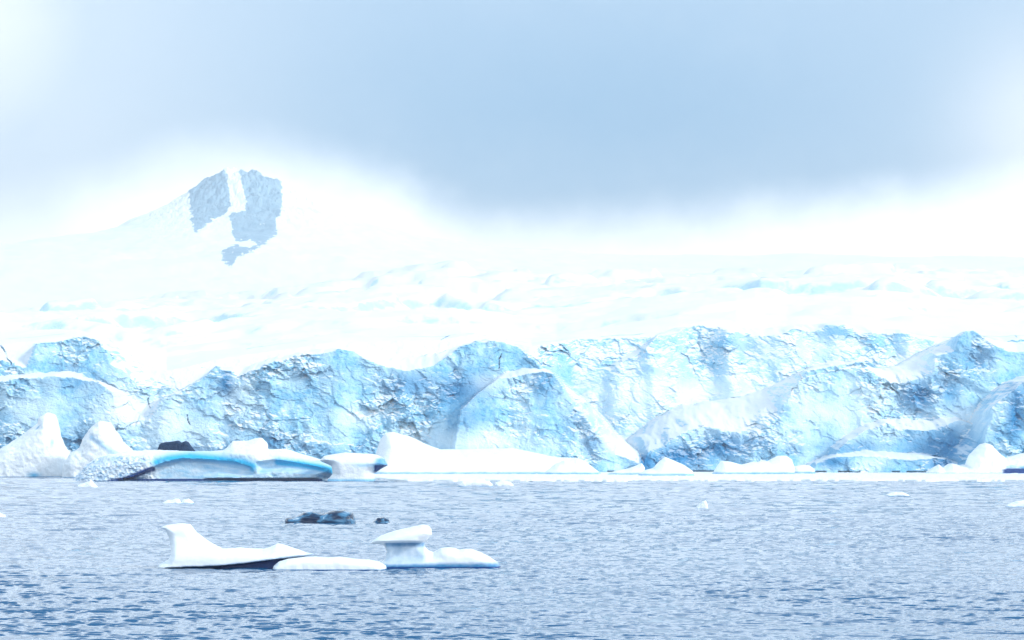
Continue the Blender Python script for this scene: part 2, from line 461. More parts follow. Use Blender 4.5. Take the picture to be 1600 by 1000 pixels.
def glacier_height(X, Y):
    """terrain height at (X, Y), columns of constant bearing"""
    Uc = 800 + FPX * X / Y
    H = np.full_like(X, -6.0)
    wx = fbm(X / 30, Y / 30, 5.5, 3) * 5
    for i, f in enumerate(FRONTS):
        Dc = f['D'] + 12
        cx = np.array([(p[0] - 800) / FPX * Dc for p in f['c']])
        cz = np.array([EYE + (HOR - p[1]) / FPX * (f['D'] + min(30, 30 / f['tf'])) for p in f['c']])
        x1 = X[0]                                   # the crest profile along the front
        Xs = X + wx * 0.35
        gx_ = np.arange(cx[0] - 60, cx[-1] + 60, 1.0); gz_ = np.interp(gx_, cx, cz)
        ker = np.exp(-(np.arange(-42, 43) / 15.0) ** 2); ker /= ker.sum()
        gs_ = np.convolve(np.pad(gz_, 42, 'edge'), ker, 'valid')
        yi = f['D'] + fbm(Xs / 32 + 3.7 * i, 0.7 * i, 0.3, 3) * (9 if i < 7 else 24)
        Hs = np.interp(Xs, cx, cz)
        soft = 1 - np.exp(-(np.maximum(Y - yi - np.maximum(Hs, 0) / f['tf'], 0) / 12.0))
        Hi = Hs * (1 - soft) + np.minimum(np.interp(Xs, gx_, gs_), Hs + 6) * soft + fbm(Xs / 6.0 + 3 * i, 0.5 + Y / 40, i * 1.7, 3, 0.55) * 1.5
        d = Y - yi
        run = np.maximum(d - np.maximum(Hi, 0) / f['tf'], 0)
        Ri = f['R'] * (1 - 0.75 * sstep(Xs, 78, 112)) if i == 3 else f['R']
        h = np.minimum(d * f['tf'], Hi + Ri * (1 - np.exp(-run * f['bs'] / Ri)) - 0.05 * np.maximum(run - 50, 0))
        H = np.maximum(H, h)
    # snowfield
    ds = [930] + [q[0] for q in SWELLS] + [3400]
    prof = [np.interp(Uc[0], [p[0] for p in FRONTS[8]['c']], [p[1] for p in FRONTS[8]['c']])] + [np.interp(Uc[0], [p[0] for p in c], [p[1] for p in c]) for _, c in SWELLS]
    prof.append(prof[-1] - 12)
    P = np.stack(prof)
    yy = Y[:, 0]
    k = np.clip(np.searchsorted(ds, yy) - 1, 0, len(ds) - 2)
    t = np.clip((yy - np.array(ds)[k]) / (np.array(ds)[k + 1] - np.array(ds)[k]), 0, 1)[:, None]
    vs = P[k] * (1 - t) + P[k + 1] * t
    zs = EYE + (HOR - vs) / FPX * Y - 1.0
    far = np.clip((Y - 950) / 300, 0, 1)
    n1 = fbm(X / 150 + 3, Y / 85, 1.1, 4, 0.45)
    n2 = fbm(X / 26, Y / 20, 7.1, 4, 0.55)
    terr = n1 * 3.2; terr = terr - np.floor(terr); terr = sstep(terr, 0.0, 0.35) - terr      # little steps
    zs = zs + far * (n1 * 20 + terr * 10) + far * (5.0 * fbm(X / 70, Y / 34, 4.1, 4, 0.5, True)) + (0.4 + 0.6 * far) * n2 * 2.4 * np.clip(3.6 - Y / 370, 0.0, 1)
    rt = sstep(Uc, 800, 900)
    Y0 = 868 + 50 * rt
    zs = np.where(Y < 975, np.minimum(zs, (Y - Y0) * (0.42 + 0.5 * rt) + 20), zs)
    zs = np.where(Y < Y0 + 14, -6, zs)
    return np.maximum(H, zs)

def build_glacier():
    us = np.concatenate([np.arange(-380, -40, 4.0), np.arange(-40, 1640, 1.15), np.arange(1640, 1940, 4.0)])
    uk = us[::2]
    ys = np.concatenate([np.arange(796, 990, 0.55), np.arange(990, 1400, 3.0), np.arange(1400, 2000, 7.0), np.arange(2000, 3400, 16.0)])
    Yk = np.repeat(ys[:, None], len(uk), 1); Xk = (uk[None, :] - 800) / FPX * Yk
    Hk = glacier_height(Xk, Yk)
    ncut = int(np.searchsorted(ys, 985)); far_y = ys[ncut:]; far_H = Hk[ncut:]
    ys = ys[:ncut]; Xk = Xk[:ncut]; Yk = Yk[:ncut]; Hk = Hk[:ncut]
    ek = np.maximum.accumulate((Hk - EYE) / Yk, 0) + np.arange(len(ys))[:, None] * 1e-7     # tangent of elevation, rising
    nr = 400
    t = np.linspace(0, 1, nr) ** 0.93
    elo = (HOR - 750) / FPX
    slx = np.gradient(Hk, axis=1) / np.gradient(Xk, axis=1); sly = np.gradient(Hk, axis=0) / np.gradient(ys)[:, None]
    slk = np.hypot(slx, sly)
    Sk = np.empty((nr, len(uk)))
    Dk = np.empty((nr, len(uk))); Vk = np.empty((nr, len(uk)))
    for c in range(len(uk)):
        e = elo + (ek[-1, c] - elo) * t
        Dk[:, c] = np.interp(e, ek[:, c], ys); Vk[:, c] = HOR - e * FPX
        Sk[:, c] = np.interp(Dk[:, c], ys, slk[:, c])
    D = np.stack([np.interp(us, uk, Dk[r_]) for r_ in range(nr)]); v = np.stack([np.interp(us, uk, Vk[r_]) for r_ in range(nr)])
    u = np.repeat(us[None, :], nr, 0)
    X0 = (u - 800) / FPX * 850; Z0 = (742 - v) / FPX * 850
    slope = np.stack([np.interp(us, uk, Sk[r_]) for r_ in range(nr)])
    face = sstep(slope, 0.42, 0.85) * sstep(D, 1250, 950)
    def facets(X, Z, cell, off, tilt, crack):
        gx = X / cell; gz = Z / cell
        ix = np.floor(gx).astype(np.int32); iz = np.floor(gz).astype(np.int32)
        d1 = np.full(X.shape, 9.0); d2 = np.full(X.shape, 9.0); val = np.zeros(X.shape)
        for a in (-1, 0, 1):
            for b in (-1, 0, 1):
                h = _perm[_perm[(ix + a) & 255] + ((iz + b) & 255)]
                sx = ix + a + 0.5 + _g[h, 0] * 0.75; sz = iz + b + 0.5 + _g[h, 1] * 0.75
                dx_ = gx - sx; dz_ = gz - sz
                dd = np.hypot(dx_, dz_)
                h2 = _perm[h + 57]
                vv_ = _g[h2, 0] * off + cell * tilt * (_g[h2, 1] * dx_ + (_g[h2, 2] - 0.25) * dz_)
                near_ = dd < d1
                d2 = np.where(near_, d1, np.minimum(d2, dd))
                val = np.where(near_, vv_, val); d1 = np.where(near_, dd, d1)
        return val - crack * np.clip(1 - (d2 - d1) / 0.10, 0, 1)
    def craggy(X, Y, Z):
        fx = X + fbm(X / 5, Z / 5, 0.5, 3) * 3.0 + Z * 0.35; fz = Z + fbm(X / 5, Z / 5, 7.5, 3) * 2.4
        fac = facets(fx, fz, 7.0, 0.9, 0.5, 0.05) + facets(fx + 31, fz * 1.1 + 9, 2.9, 0.36, 0.6, 0.0) + facets(fx * 1.05, fz + 77, 1.3, 0.22, 0.75, 0.0)
        wx = fbm(X / 16, Y / 16, Z / 16, 2) * 5; wz = fbm(X / 16 + 9, Y / 16, Z / 16 + 4, 2) * 5
        s = (X * 0.45 + Z * 0.9 + wx * 2.2) / 5.0
        stp = (s - np.floor(s)); st = np.where(stp < 0.75, stp / 0.75, (1 - stp) / 0.25)
        s2 = (X * 0.8 - Z * 0.55 + wz * 2.4) / 3.4
        stp2 = (s2 - np.floor(s2)); st2 = np.where(stp2 < 0.7, stp2 / 0.7, (1 - stp2) / 0.3)
        big = fbm((X + wx) / 30, Y / 15, (Z + wz) / 22, 2, 0.5, True) * 4.5
        a = big + fbm((X + wx) / 11, Y / 15, (Z + wz) / 9, 3, 0.5, True) * 2.0 + fbm((X + wx) / 5, 3.3, (Z + wz) / 4.5, 3, 0.6) * 1.1
        c = fbm(X / 2.2, Y / 4.2, Z / 1.9, 4, 0.68) * 1.25
        return a + c + fac * (0.35 + 0.45 * sstep(fbm(X / 20, 4.4, Z / 16, 3), -0.3, 0.4)) + (st - 0.5) * 0.3
    Zw = EYE + (HOR - v) / FPX * D
    Xw = (u - 800) / FPX * D
    sf = 1 - face
    cg = craggy(Xw, 0 * Xw + 3, Zw)
    cg = cg - cg.mean()
    pale = blobs(u, v, PALES)
    pn = fbm(X0 / 10, 1.5, Z0 / 8, 4)
    pale = np.clip(pale * 1.15 + pn * 0.7 * (pale > 0.1), 0, 1)
    def vblur(a, k):
        c = np.cumsum(np.concatenate([np.repeat(a[:1], k + 1, 0), a, np.repeat(a[-1:], k, 0)]), 0)
        return (c[2 * k + 1:] - c[:-2 * k - 1]) / (2 * k + 1)
    face_s = vblur(vblur(face, 4), 3)
    rough_m = 0.28 + 1.05 * sstep(fbm(X0 / 26, 3.1, Z0 / 20, 4, 0.6), -0.25, 0.3)
    amp = (0.10 + 0.30 * sstep(D, 960, 900) + 0.60 * face_s) * (1 - 0.62 * pale) * rough_m
    scal = fbm(Xw / 22, D / 60, 0.3, 4, 0.6) * 3 + fbm(Xw / 6, D / 14, 2.3, 4, 0.6, True) * 1.0
    D2 = D - cg * amp + scal * sf * sstep(D, 1150, 950)
    # open crevasses in the snow
    cre = np.zeros_like(u)
    for (a1, b1, a2, b2, ww) in [(768, 484, 772, 497, 2.0), (688, 531, 708, 521, 1.8), (1296, 470, 1310, 478, 1.2), (1113, 502, 1124, 514, 1.6), (1575, 515, 1590, 527, 2.0), (2, 540, 18, 570, 1.4), (784, 553, 778, 576, 1.5), (232, 622, 234, 638, 1.4), (292, 648, 296, 664, 1.4)]:
        dd = seg_dist(u + fbm(X0 / 3, 8.8, Z0 / 3, 2) * 5, v, [(a1, b1), (a2, b2)], closed=False)
        cre = np.maximum(cre, np.clip(1 - dd / (0.5 * ww), 0, 1))
    D2 = D2 + cre * 3.5
    # lowest metre melted back to a dark notch at the waterline
    zz = EYE + (HOR - v) / FPX * D2
    D2 = D2 + 2.6 * sstep(zz, 1.3, 0.6) * (fbm(X0 / 9, 0.1, 6.6, 3) > -0.1)
    P = to_world(u, v, D2)
    FH = np.stack([np.interp(us, uk, q) for q in far_H])
    FY = np.repeat(far_y[:, None], len(us), 1); FX = (us[None, :] - 800) / FPX * FY
    P = np.concatenate([P, np.stack([FX, FY, FH], -1)])
    nf = len(far_y); z_ = np.zeros_like(FX)
    fu = np.repeat(us[None, :], nf, 0); fv = HOR - (FH - EYE) / FY * FPX
    u = np.concatenate([u, fu]); v = np.concatenate([v, fv]); face = np.concatenate([face, z_]); cre = np.concatenate([cre, z_]); pale = np.concatenate([pale, z_ + 0.6])
    back = P[-1].copy(); back[:, 1] += 120; back[:, 2] -= 40
    P = np.concatenate([P, back[None]])
    u = np.concatenate([u, u[-1:]]); v = np.concatenate([v, v[-1:]]); face = np.concatenate([face, face[-1:]]); cre = np.concatenate([cre, cre[-1:] * 0]); pale = np.concatenate([pale, pale[-1:]])
    me = make_mesh("glacier", P.reshape(-1, 3), grid_quads(*u.shape)[:, ::1])
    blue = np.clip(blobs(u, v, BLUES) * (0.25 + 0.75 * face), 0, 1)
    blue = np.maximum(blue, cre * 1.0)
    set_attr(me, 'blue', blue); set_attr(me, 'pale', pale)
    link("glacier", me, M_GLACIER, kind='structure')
build_glacier()

# ------------------------------------------------------------------ mountain above, mostly lost in cloud
def build_mountain():
    m, n, b = mat_new("mountain_snow_and_rock")
    geo = n.new('ShaderNodeNewGeometry'); pos = geo.outputs['Position']
    n1 = n.noise(pos, 0.035, 7, 0.7)
    rock = n.ss(n.m('ADD', attr(n, 'rock'), n.m('MULTIPLY', n.m('SUBTRACT', n1, 0.5), 1.5)), 0.42, 0.58)
    rc = n.mix(n.ss(n.noise(pos, 0.05, 6, 0.7), 0.35, 0.65), (0.24, 0.40, 0.52), (0.32, 0.47, 0.58))  # rock colour lightened and blued so it carries part of the haze
    n.put(b.inputs['Base Color'], n.mix(rock, (0.86, 0.88, 0.90), rc))
    b.inputs['Roughness'].default_value = 0.8
    us = np.arange(-500, 2100, 4.0); us = np.sort(np.concatenate([us, np.arange(230.5, 510, 1.0)]))
    ys = np.concatenate([np.arange(2900, 3700, 14), np.arange(3700, 4420, 3.0), np.arange(4420, 5400, 20)])
    Y = np.repeat(ys[:, None], len(us), 1); X = (us[None, :] - 800) / FPX * Y
    base = np.interp(Y, [2900, 3400, 4000, 4700, 5400], [170, 245, 330, 400, 380])
    base = base + 26 * fbm(X / 500, Y / 420, 0.4, 4, 0.5) + 4 * fbm(X / 60, Y / 60, 3.4, 4, 0.5)
    cx, cy = (372 - 800) / FPX * 4300, 4300.0
    rr = np.hypot((X - cx) / 1.15, np.where(Y < cy, (Y - cy) * 0.62, (Y - cy)))
    rr = rr * (1 + 0.16 * fbm(X / 120, Y / 120, 8.4, 4, 0.55))
    base = base + 100 * np.exp(-(rr / 128.0) ** 2) + 78 * np.exp(-(rr / 400.0) ** 2)
    base = base - 15 * fbm(X / 30, Y / 55, 1.4, 5, 0.62, True) * np.exp(-(rr / 170.0) ** 2)
    P = np.stack([X, Y, base], -1)
    uu = 800 + FPX * X / Y; vv = HOR - (base - EYE) * FPX / Y
    r1 = [(292, 240), (346, 240), (360, 300), (364, 325), (352, 336), (340, 342), (325, 350), (314, 360), (305, 367), (300, 350), (296, 320), (294, 290)]
    r2 = [(370, 240), (428, 240), (440, 290), (441, 320), (436, 345), (432, 368), (418, 378), (406, 388), (395, 396), (378, 398), (370, 404), (362, 418), (352, 412), (344, 400), (352, 388), (366, 378), (362, 362), (356, 345), (360, 330), (382, 326)]
    rk = np.maximum(np.clip(0.5 + poly_sd(uu, vv, r1) / 14, 0, 1), np.clip(0.5 + poly_sd(uu, vv, r2) / 14, 0, 1))
    ledges = np.maximum.reduce([np.exp(-(((uu - a) / ra) ** 2 + ((vv - b) / rb) ** 2)) for a, b, ra, rb in [(385, 381, 17, 6), (372, 312, 9, 16), (434, 346, 3, 8), (358, 352, 4, 7)]])
    rk = np.clip(rk - ledges * 0.9 - 0.35 * np.maximum(fbm(uu / 9, vv / 5, 2.2, 4, 0.65) + 0.02, 0) * 3.2 * sstep(vv, 285, 330), 0, 1)
    me = make_mesh("mountain", P.reshape(-1, 3), grid_quads(*uu.shape))
    set_attr(me, 'rock', rk)
    link("mountain", me, m, kind='structure')
build_mountain()

# ------------------------------------------------------------------ flat sea ice at the glacier's foot
def build_sea_ice():
    us = np.linspace(560, 1950, 900); t = np.linspace(0, 1, 24)
    Xs = None
    near = dist_at_row(753.0 + 1.2 * fbm(us / 60, 0.2, 0.4, 4) - 4.5 * sstep(us, 640, 575))
    rows = []
    for tt in t:
        D = near * (1 - tt) + 860 * tt
        rows.append(np.stack([(us - 800) / FPX * D, D, 0.10 + (0.16 * fbm(us / 14, tt * 6, 0.3, 4) + 0.35 * np.maximum(fbm(us / 5, tt * 25, 4.3, 3), 0)) * (tt > 0.02)], -1))
    first = rows[0].copy(); first[:, 2] = -0.3
    P = np.stack([first] + rows); P[1:, :, 2] += 0.42
    me = make_mesh("sea_ice", P.reshape(-1, 3), grid_quads(P.shape[0], P.shape[1]))
    for k in ('ice', 'deep', 'ice2'):
        set_attr(me, k, np.zeros(P.shape[0] * P.shape[1]))
    link("sea_ice", me, M_BERG_FAR, kind='structure')
build_sea_ice()

# ------------------------------------------------------------------ icebergs as solids grown from their outline
def berg(name, pts, row, T, R, h, label, cat, mat=None, group=None, rough=0.06, rscale=2.0, ridged=0.0, tfun=None, carve=None, ice=None, extra=None, yshift=None, line=0.25, seed=0, dD=0.0, slump=0.0):
    """pts: outline (col,row); row: picture row of its waterline; T: half thickness; R: rounding radius; h: voxel size (m)"""
    D = dist_at_row(row) + dD
    uc = 0.5 * (min(p[0] for p in pts) + max(p[0] for p in pts))
    def loc(p): return ((p[0] - uc) / FPX * D, EYE + (HOR - p[1]) / FPX * D)
    L = [loc(p) for p in pts]
    zlow = -1.2 * R - 0.6
    L = [(x, (zlow if z < 0.02 else z)) for x, z in L]
    x0, x1 = min(p[0] for p in L) - 3 * h - rough * R * 3, max(p[0] for p in L) + 3 * h + rough * R * 3
    z1 = max(p[1] for p in L) + 3 * h + rough * R * 3
    z0 = -0.35 - 2 * h
    Tm = T * 1.9 if tfun or yshift else T * 1.25
    xs = np.arange(x0, x1, h); ysx = np.arange(-Tm - 3 * h, Tm + 3 * h, h); zs = np.arange(z0, z1, h)
    gx, gz = np.meshgrid(xs, zs, indexing='ij')
    d2 = poly_sd(gx, gz, L)
    X = gx[:, None, :]; Z = gz[:, None, :]; Y = ysx[None, :, None]
    px = uc + X * FPX / D; pv = HOR - (Z - EYE) * FPX / D
    q = np.maximum(0, 1 - d2 / R)[:, None, :]
    Tl = T * (tfun(px, pv) if tfun is not None else 1.0)
    ys_ = (yshift(px, pv) if yshift is not None else 0.0)
    # wider towards the water: slump pushes lower parts forward
    ys_ = ys_ + slump * Z
    G = 1 - np.sqrt(q ** 2 + np.abs((Y - ys_) / Tl) ** 2.3)
    mk = np.abs(G) < (0.35 + rough + ridged)
    XX, YY, ZZ = (np.broadcast_to(a, G.shape)[mk] for a in (X, Y, Z))
    G[mk] += rough * fbm(XX / rscale + seed * 3.1, YY / rscale, ZZ / rscale + seed, 4, 0.55)
    if ridged:
        G[mk] += ridged * fbm((XX + 0.6 * ZZ) / rscale * 1.7 + seed, YY / rscale * 1.7, (ZZ - .4 * XX) / rscale * 2.2, 4, 0.6, True)
    if carve is not None:
        G = carve(G, px, pv, X, Y, Z)
    V, Q = surface_nets(G.astype(np.float32), (x0, ysx[0], z0), h)
    me = make_mesh(name, V, Q)
    vu = uc + V[:, 0] * FPX / D; vv = HOR - (V[:, 2] - EYE) * FPX / D
    ic = np.zeros(len(V)); dp = np.zeros(len(V)); i2 = np.zeros(len(V))
    ic = np.maximum(ic, sstep(V[:, 2], line * 1.6, line * 0.4) * 0.9)
    dp = np.maximum(dp, sstep(V[:, 2], line * 0.5, 0.0))
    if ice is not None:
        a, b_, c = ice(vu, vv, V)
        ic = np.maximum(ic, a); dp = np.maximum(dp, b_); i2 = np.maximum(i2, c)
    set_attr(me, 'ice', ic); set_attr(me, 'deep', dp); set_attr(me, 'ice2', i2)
    return link(name, me, mat or M_BERG_FAR, loc=((uc - 800) / FPX * D, D, 0), label=label, cat=cat, group=group)

G_BERG = "icebergs afloat below the glacier"
# --- left pair of white peaks
berg("iceberg", [(-60, 760), (-45, 722), (-20, 712), (0, 704), (15, 694), (37, 681), (50, 670), (61, 662), (64, 652), (75, 645), (85, 649), (90, 660), (93, 682), (100, 697), (108, 709), (118, 724), (128, 738), (136, 760)], 745.5, 8, 5.5, 0.36,
     "white snowy iceberg with a tall leaning pinnacle, at the far left beside the glacier", "iceberg", group=G_BERG, rough=0.10, rscale=5, ridged=0.05, seed=1,
     ice=lambda u, v, V: (0.75 * np.exp(-(((u - 66) / 5) ** 2 + ((v - 668 - (u - 66) * -0.9) / 2.2) ** 2)), 0 * u, 0.9 * np.exp(-(((u - 62) / 9) ** 2 + ((v - 742) / 4) ** 2)) + 0.6 * np.exp(-(((u - 88) / 3) ** 2 + ((v - 692) / 6) ** 2))))
berg("iceberg", [(98, 760), (102, 722), (112, 708), (127, 700), (131, 686), (145, 668), (157, 659), (170, 660), (180, 674), (190, 690), (207, 706), (228, 722), (240, 760)], 745.5, 7, 5, 0.36,
     "white peaked iceberg rising behind the grooved end of the arched iceberg", "iceberg", group=G_BERG, rough=0.12, rscale=4.5, ridged=0.08, seed=2, dD=-18,
     ice=lambda u, v, V: (0.6 * np.exp(-((v - 690 - (u - 158) * 0.7) / 7) ** 2) * sstep(u, 140, 150), 0 * u, 0 * u))
# --- arched iceberg with cyan hollows
def arch_carve(G, px, pv, X, Y, Z):
    hol = [(188, 752), (215, 744), (240, 733), (262, 722), (290, 713), (330, 716), (372, 722), (398, 730), (404, 741), (378, 745), (345, 743), (325, 750), (300, 775), (200, 775)]
    h2 = [(408, 738), (404, 722), (430, 718), (470, 722), (510, 729), (518, 738), (490, 740), (450, 736)]
    d = poly_sd(px, pv, hol) / 8.0; d2 = poly_sd(px, pv, h2) / 5.0
    dep = np.clip(d, 0, 1) ** 0.7 * 2.6; dep2 = np.clip(d2, 0, 1) ** 0.7 * 1.8
    front = -7.5
    cut = np.maximum(dep, dep2)
    # pull the front face back inside the hollows
    G2 = (Y - (front + cut)) / 7.5
    G = np.where(cut > 0.05, np.minimum(G, G2), G)
    # grooved rind on the left end
    gr = sstep(px, 265, 225) * sstep(pv, 706, 714)
    G = G + gr * 0.16 * fbm((X + Z * 0.9) / 1.6, Y / 1.6, (Z - X * 0.55) / 0.7, 3, 0.6, True)
    notch = sstep(Z, 0.75, 0.45) * ((px > 200) & (px < 506))
    return np.minimum(G, np.where(notch > 0, (Y + 5.6) / 7.5, 9))
def arch_ice_shade(u, v, V):
    band = np.exp(-(seg_dist(u, v, [(252, 722), (268, 717), (300, 713), (345, 717), (385, 722), (400, 728)], False) / 8.5) ** 2) * 0.9
    band2 = np.exp(-(seg_dist(u, v, [(438, 722), (470, 725), (500, 730), (520, 735)], False) / 7) ** 2) * 1.1
    band3 = np.exp(-(((u - 399) / 8) ** 2 + ((v - 732) / 8) ** 2))
    inner = (0.42 + 0.5 * fbm(V[:, 0] / 3, V[:, 2] / 0.8, 3.1, 3)) * sstep(v, 716, 722) * sstep(u, 235, 262) * (v < 750)
    c = np.clip(np.maximum.reduce([band * 1.15, band2 * 1.1, band3, inner]), 0, 1) * (V[:, 1] < 2)
    dark = np.exp(-(seg_dist(u, v, [(180, 752), (205, 748), (228, 738), (245, 732)], False) / 4.5) ** 2)  # shadow of the underside painted dark into the ice colour
    rind = sstep(u, 262, 225) * sstep(v, 708, 716) * (0.5 + 0.9 * fbm((V[:, 0] + V[:, 2] * 0.9) / 1.6, V[:, 1] / 1.6, (V[:, 2] - V[:, 0] * .55) / 0.7, 3, 0.6))
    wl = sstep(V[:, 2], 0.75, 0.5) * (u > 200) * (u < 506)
    ic = np.maximum(0.8 * np.clip(rind, 0, 1), 0.7 * np.exp(-(((u - 262) / 10) ** 2 + ((v - 720) / 5) ** 2)))
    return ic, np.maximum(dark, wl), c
berg("iceberg", [(118, 775), (120, 750), (128, 741), (138, 728), (155, 719), (172, 712), (200, 705), (247, 704), (300, 706), (325, 706), (350, 704), (357, 698), (363, 690), (384, 689), (396, 686), (407, 685), (415, 694), (416, 703), (445, 702), (475, 711), (500, 719), (514, 724), (523, 731), (522, 741), (510, 748), (506, 775)], 751.5, 7.5, 4.0, 0.26,
     "long iceberg with a grooved left end and glowing cyan hollows, dark line at its waterline", "iceberg", group=G_BERG, rough=0.07, rscale=3.2, ridged=0.06, seed=3, carve=arch_carve, ice=arch_ice_shade, line=0.2,
     yshift=lambda u, v: 3.2 * sstep(v, 712, 690))
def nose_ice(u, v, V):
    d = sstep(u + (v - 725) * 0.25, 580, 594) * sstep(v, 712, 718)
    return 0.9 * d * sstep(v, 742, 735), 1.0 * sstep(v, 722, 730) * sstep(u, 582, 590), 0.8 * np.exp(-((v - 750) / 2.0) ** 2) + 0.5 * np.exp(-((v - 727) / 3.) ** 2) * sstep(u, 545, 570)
berg("iceberg", [(508, 775), (512, 750), (520, 740), (518, 728), (499, 720), (507, 712), (524, 709), (540, 707), (560, 708), (580, 709), (590, 711), (600, 716), (606, 727), (595, 733), (584, 740), (586, 749), (588, 775)], 751.8, 5.5, 3.2, 0.22,
     "small smooth white iceberg with a dark blue overhanging nose on its right end", "iceberg", group=G_BERG, rough=0.05, rscale=3, seed=4, ice=nose_ice, dD=-8, line=0.2)
# --- long wedge
berg("iceberg", [(560, 770), (578, 735), (586, 712), (593, 688), (601, 676), (613, 674), (637, 681), (662, 692), (687, 702), (720, 702), (750, 701), (800, 700), (828, 705), (862, 713), (902, 716), (920, 726), (938, 739), (944, 770)], 742.2, 12, 6.5, 0.42,
     "broad white wedge-shaped iceberg, tall at its left end, trailing off in a long low shelf", "iceberg", group=G_BERG, rough=0.08, rscale=7, seed=5, slump=0.35, line=1.1)
berg("iceberg", [(846, 770), (852, 738), (866, 727), (880, 720), (902, 716), (918, 724), (934, 736), (940, 770)], 743.2, 5, 3.0, 0.3,
     "low white iceberg in front of the right tail of the wedge-shaped iceberg", "iceberg", group=G_BERG, rough=0.12, rscale=4, seed=6, ridged=0.04, line=1.1)
berg("iceberg", [(946, 770), (950, 741), (962, 736), (980, 733), (994, 728), (1002, 724), (1007, 731), (1006, 740), (1004, 770)], 743.8, 3.6, 1.8, 0.2,
     "small knobbly low berg just left of the white tooth-shaped iceberg", "iceberg", group=G_BERG, rough=0.16, rscale=2.2, seed=7, ridged=0.08, line=1.0)
berg("iceberg", [(994, 775), (998, 738), (1010, 734), (1021, 731), (1029, 721), (1039, 714), (1051, 719), (1070, 727), (1082, 736), (1092, 746), (1096, 775)], 745.5, 4.5, 2.8, 0.2,
     "white tooth-shaped iceberg with a pointed top in front of the dark blue ice cave", "iceberg", group=G_BERG, rough=0.07, rscale=3, seed=8, line=1.1)
berg("iceberg", [(1108, 775), (1113, 740), (1121, 728), (1127, 720), (1140, 721), (1157, 726), (1175, 722), (1200, 720), (1207, 716), (1216, 712), (1228, 712), (1237, 718), (1241, 730), (1241, 775)], 742.8, 5.5, 3.2, 0.24,
     "wide white iceberg with a saddle top and a rounded steep right end", "iceberg", group=G_BERG, rough=0.06, rscale=4, seed=9, line=1.1)
berg("iceberg", [(1236, 770), (1240, 729), (1252, 726), (1264, 727), (1272, 733), (1278, 770)], 742.0, 3, 1.6, 0.2,
     "low flat white berg tucked between the saddle-topped iceberg and the striped blue ice", "iceberg", group=G_BERG, rough=0.1, rscale=2, seed=10, line=1.1)
berg("iceberg", [(1440, 770), (1448, 737), (1458, 731), (1466, 727), (1473, 733), (1484, 724), (1497, 727), (1510, 727), (1515, 712), (1524, 702), (1532, 695), (1539, 692), (1547, 695), (1557, 706), (1570, 716), (1590, 711), (1625, 703), (1680, 706), (1700, 770)], 741.6, 6.5, 4.2, 0.28,
     "white cone-shaped iceberg with a long shelf, below the blue tower at the right edge", "iceberg", group=G_BERG, rough=0.12, rscale=4, ridged=0.06, seed=11, line=0.7,
     ice=lambda u, v, V: (0.9 * sstep(v, 722, 730) * sstep(u, 1545, 1575) * (0.6 + 0.9 * fbm(V[:, 0] / 2, 0.3, V[:, 2], 3)), sstep(v, 729, 734) * sstep(u, 1550, 1570), 0 * u))

# --- dark rock behind the arched berg
def rock_mat():
    m, n, b = mat_new("dark_rock")
    t = n.new('ShaderNodeTexCoord').outputs['Object']
    f = n.noise(t, 0.8, 6, 0.65)
    n.put(b.inputs['Base Color'], n.mix(n.ss(f, 0.35, 0.7), (0.003, 0.03, 0.09), (0.01, 0.05, 0.12)))
    b.inputs['Roughness'].default_value = 0.8; b.inputs['Specular IOR Level'].default_value = 0.15
    bp = n.new('ShaderNodeBump'); bp.inputs['Distance'].default_value = 0.8; n.put(bp.inputs['Height'], f); n.put(b.inputs['Normal'], bp.outputs[0])
    return m
M_ROCK = rock_mat()
berg("rock", [(243, 770), (247, 703), (250, 694), (253, 692), (268, 690), (279, 688.5), (284, 692), (290, 689), (294, 690.5), (297, 695), (304, 704), (307, 770)], 749.5, 2.6, 0.55, 0.2,
     "dark bare rock showing between the arched iceberg and the ice cliff", "rock", mat=M_ROCK, rough=0.12, rscale=2.6, ridged=0.10, seed=12, dD=20)

# --- small floes out on the water
G_FLOE = "small floes scattered over the open water"
def floe(pts, row, label, T=2.0, R=0.9, h=0.14, **kw):
    kw.setdefault('group', G_FLOE)
    return berg("ice_floe", pts, row, T, R, h, label, "ice floe", rough=kw.pop('rough', 0.12), rscale=kw.pop('rscale', 1.5), line=kw.pop('line', 0.12), **kw)
floe([(712, 770), (716, 756), (722, 751), (745, 749), (764, 751), (770, 757), (772, 770)], 760.3, "low white floe with a dark waterline, longer of the pair below the wedge-shaped iceberg", seed=20, line=0.22)
floe([(768, 770), (774, 754), (786, 751), (798, 753), (803, 758), (806, 770)], 760.0, "flat pale floe touching the right end of the white floe below the wedge-shaped iceberg", seed=21, T=1.5)
floe([(116, 775), (122, 758), (136, 753), (143, 750), (148, 756), (154, 762), (156, 775)], 762.5, "thin white floe just under the grooved end of the arched iceberg", seed=22, T=1.4)
floe([(250, 800), (254, 785), (262, 781), (270, 781), (274, 779), (279, 779), (283, 784), (288, 780), (295, 779), (303, 785), (306, 800)], 787.5, "floe of three small white lumps on open water behind the finned foreground floe", seed=23, h=0.09, R=0.5, T=1.1, rough=0.1)
floe([(-20, 825), (-14, 803), (0, 801), (8, 805), (13, 810), (15, 825)], 810.0, "small white floe cut off by the left edge of the view", seed=24, h=0.08, R=0.4, T=0.8)
floe([(1380, 790), (1385, 772), (1398, 769), (1410, 769), (1420, 773), (1424, 790)], 775.5, "low flat white floe on open water, right of centre and alone", seed=25, h=0.1, R=0.5, T=1.2)
floe([(1564, 810), (1572, 789), (1588, 783), (1606, 781), (1625, 784), (1640, 810)], 792.5, "white floe sloping up to the right edge of the view", seed=26, h=0.1, R=0.6, T=1.4)
floe([(1082, 815), (1086, 794), (1092, 788), (1098, 783), (1103, 782), (1106, 789), (1108, 815)], 796.0, "tiny pointed white floe shaped like a sail, alone in the right half", seed=27, h=0.07, R=0.4, T=0.7)

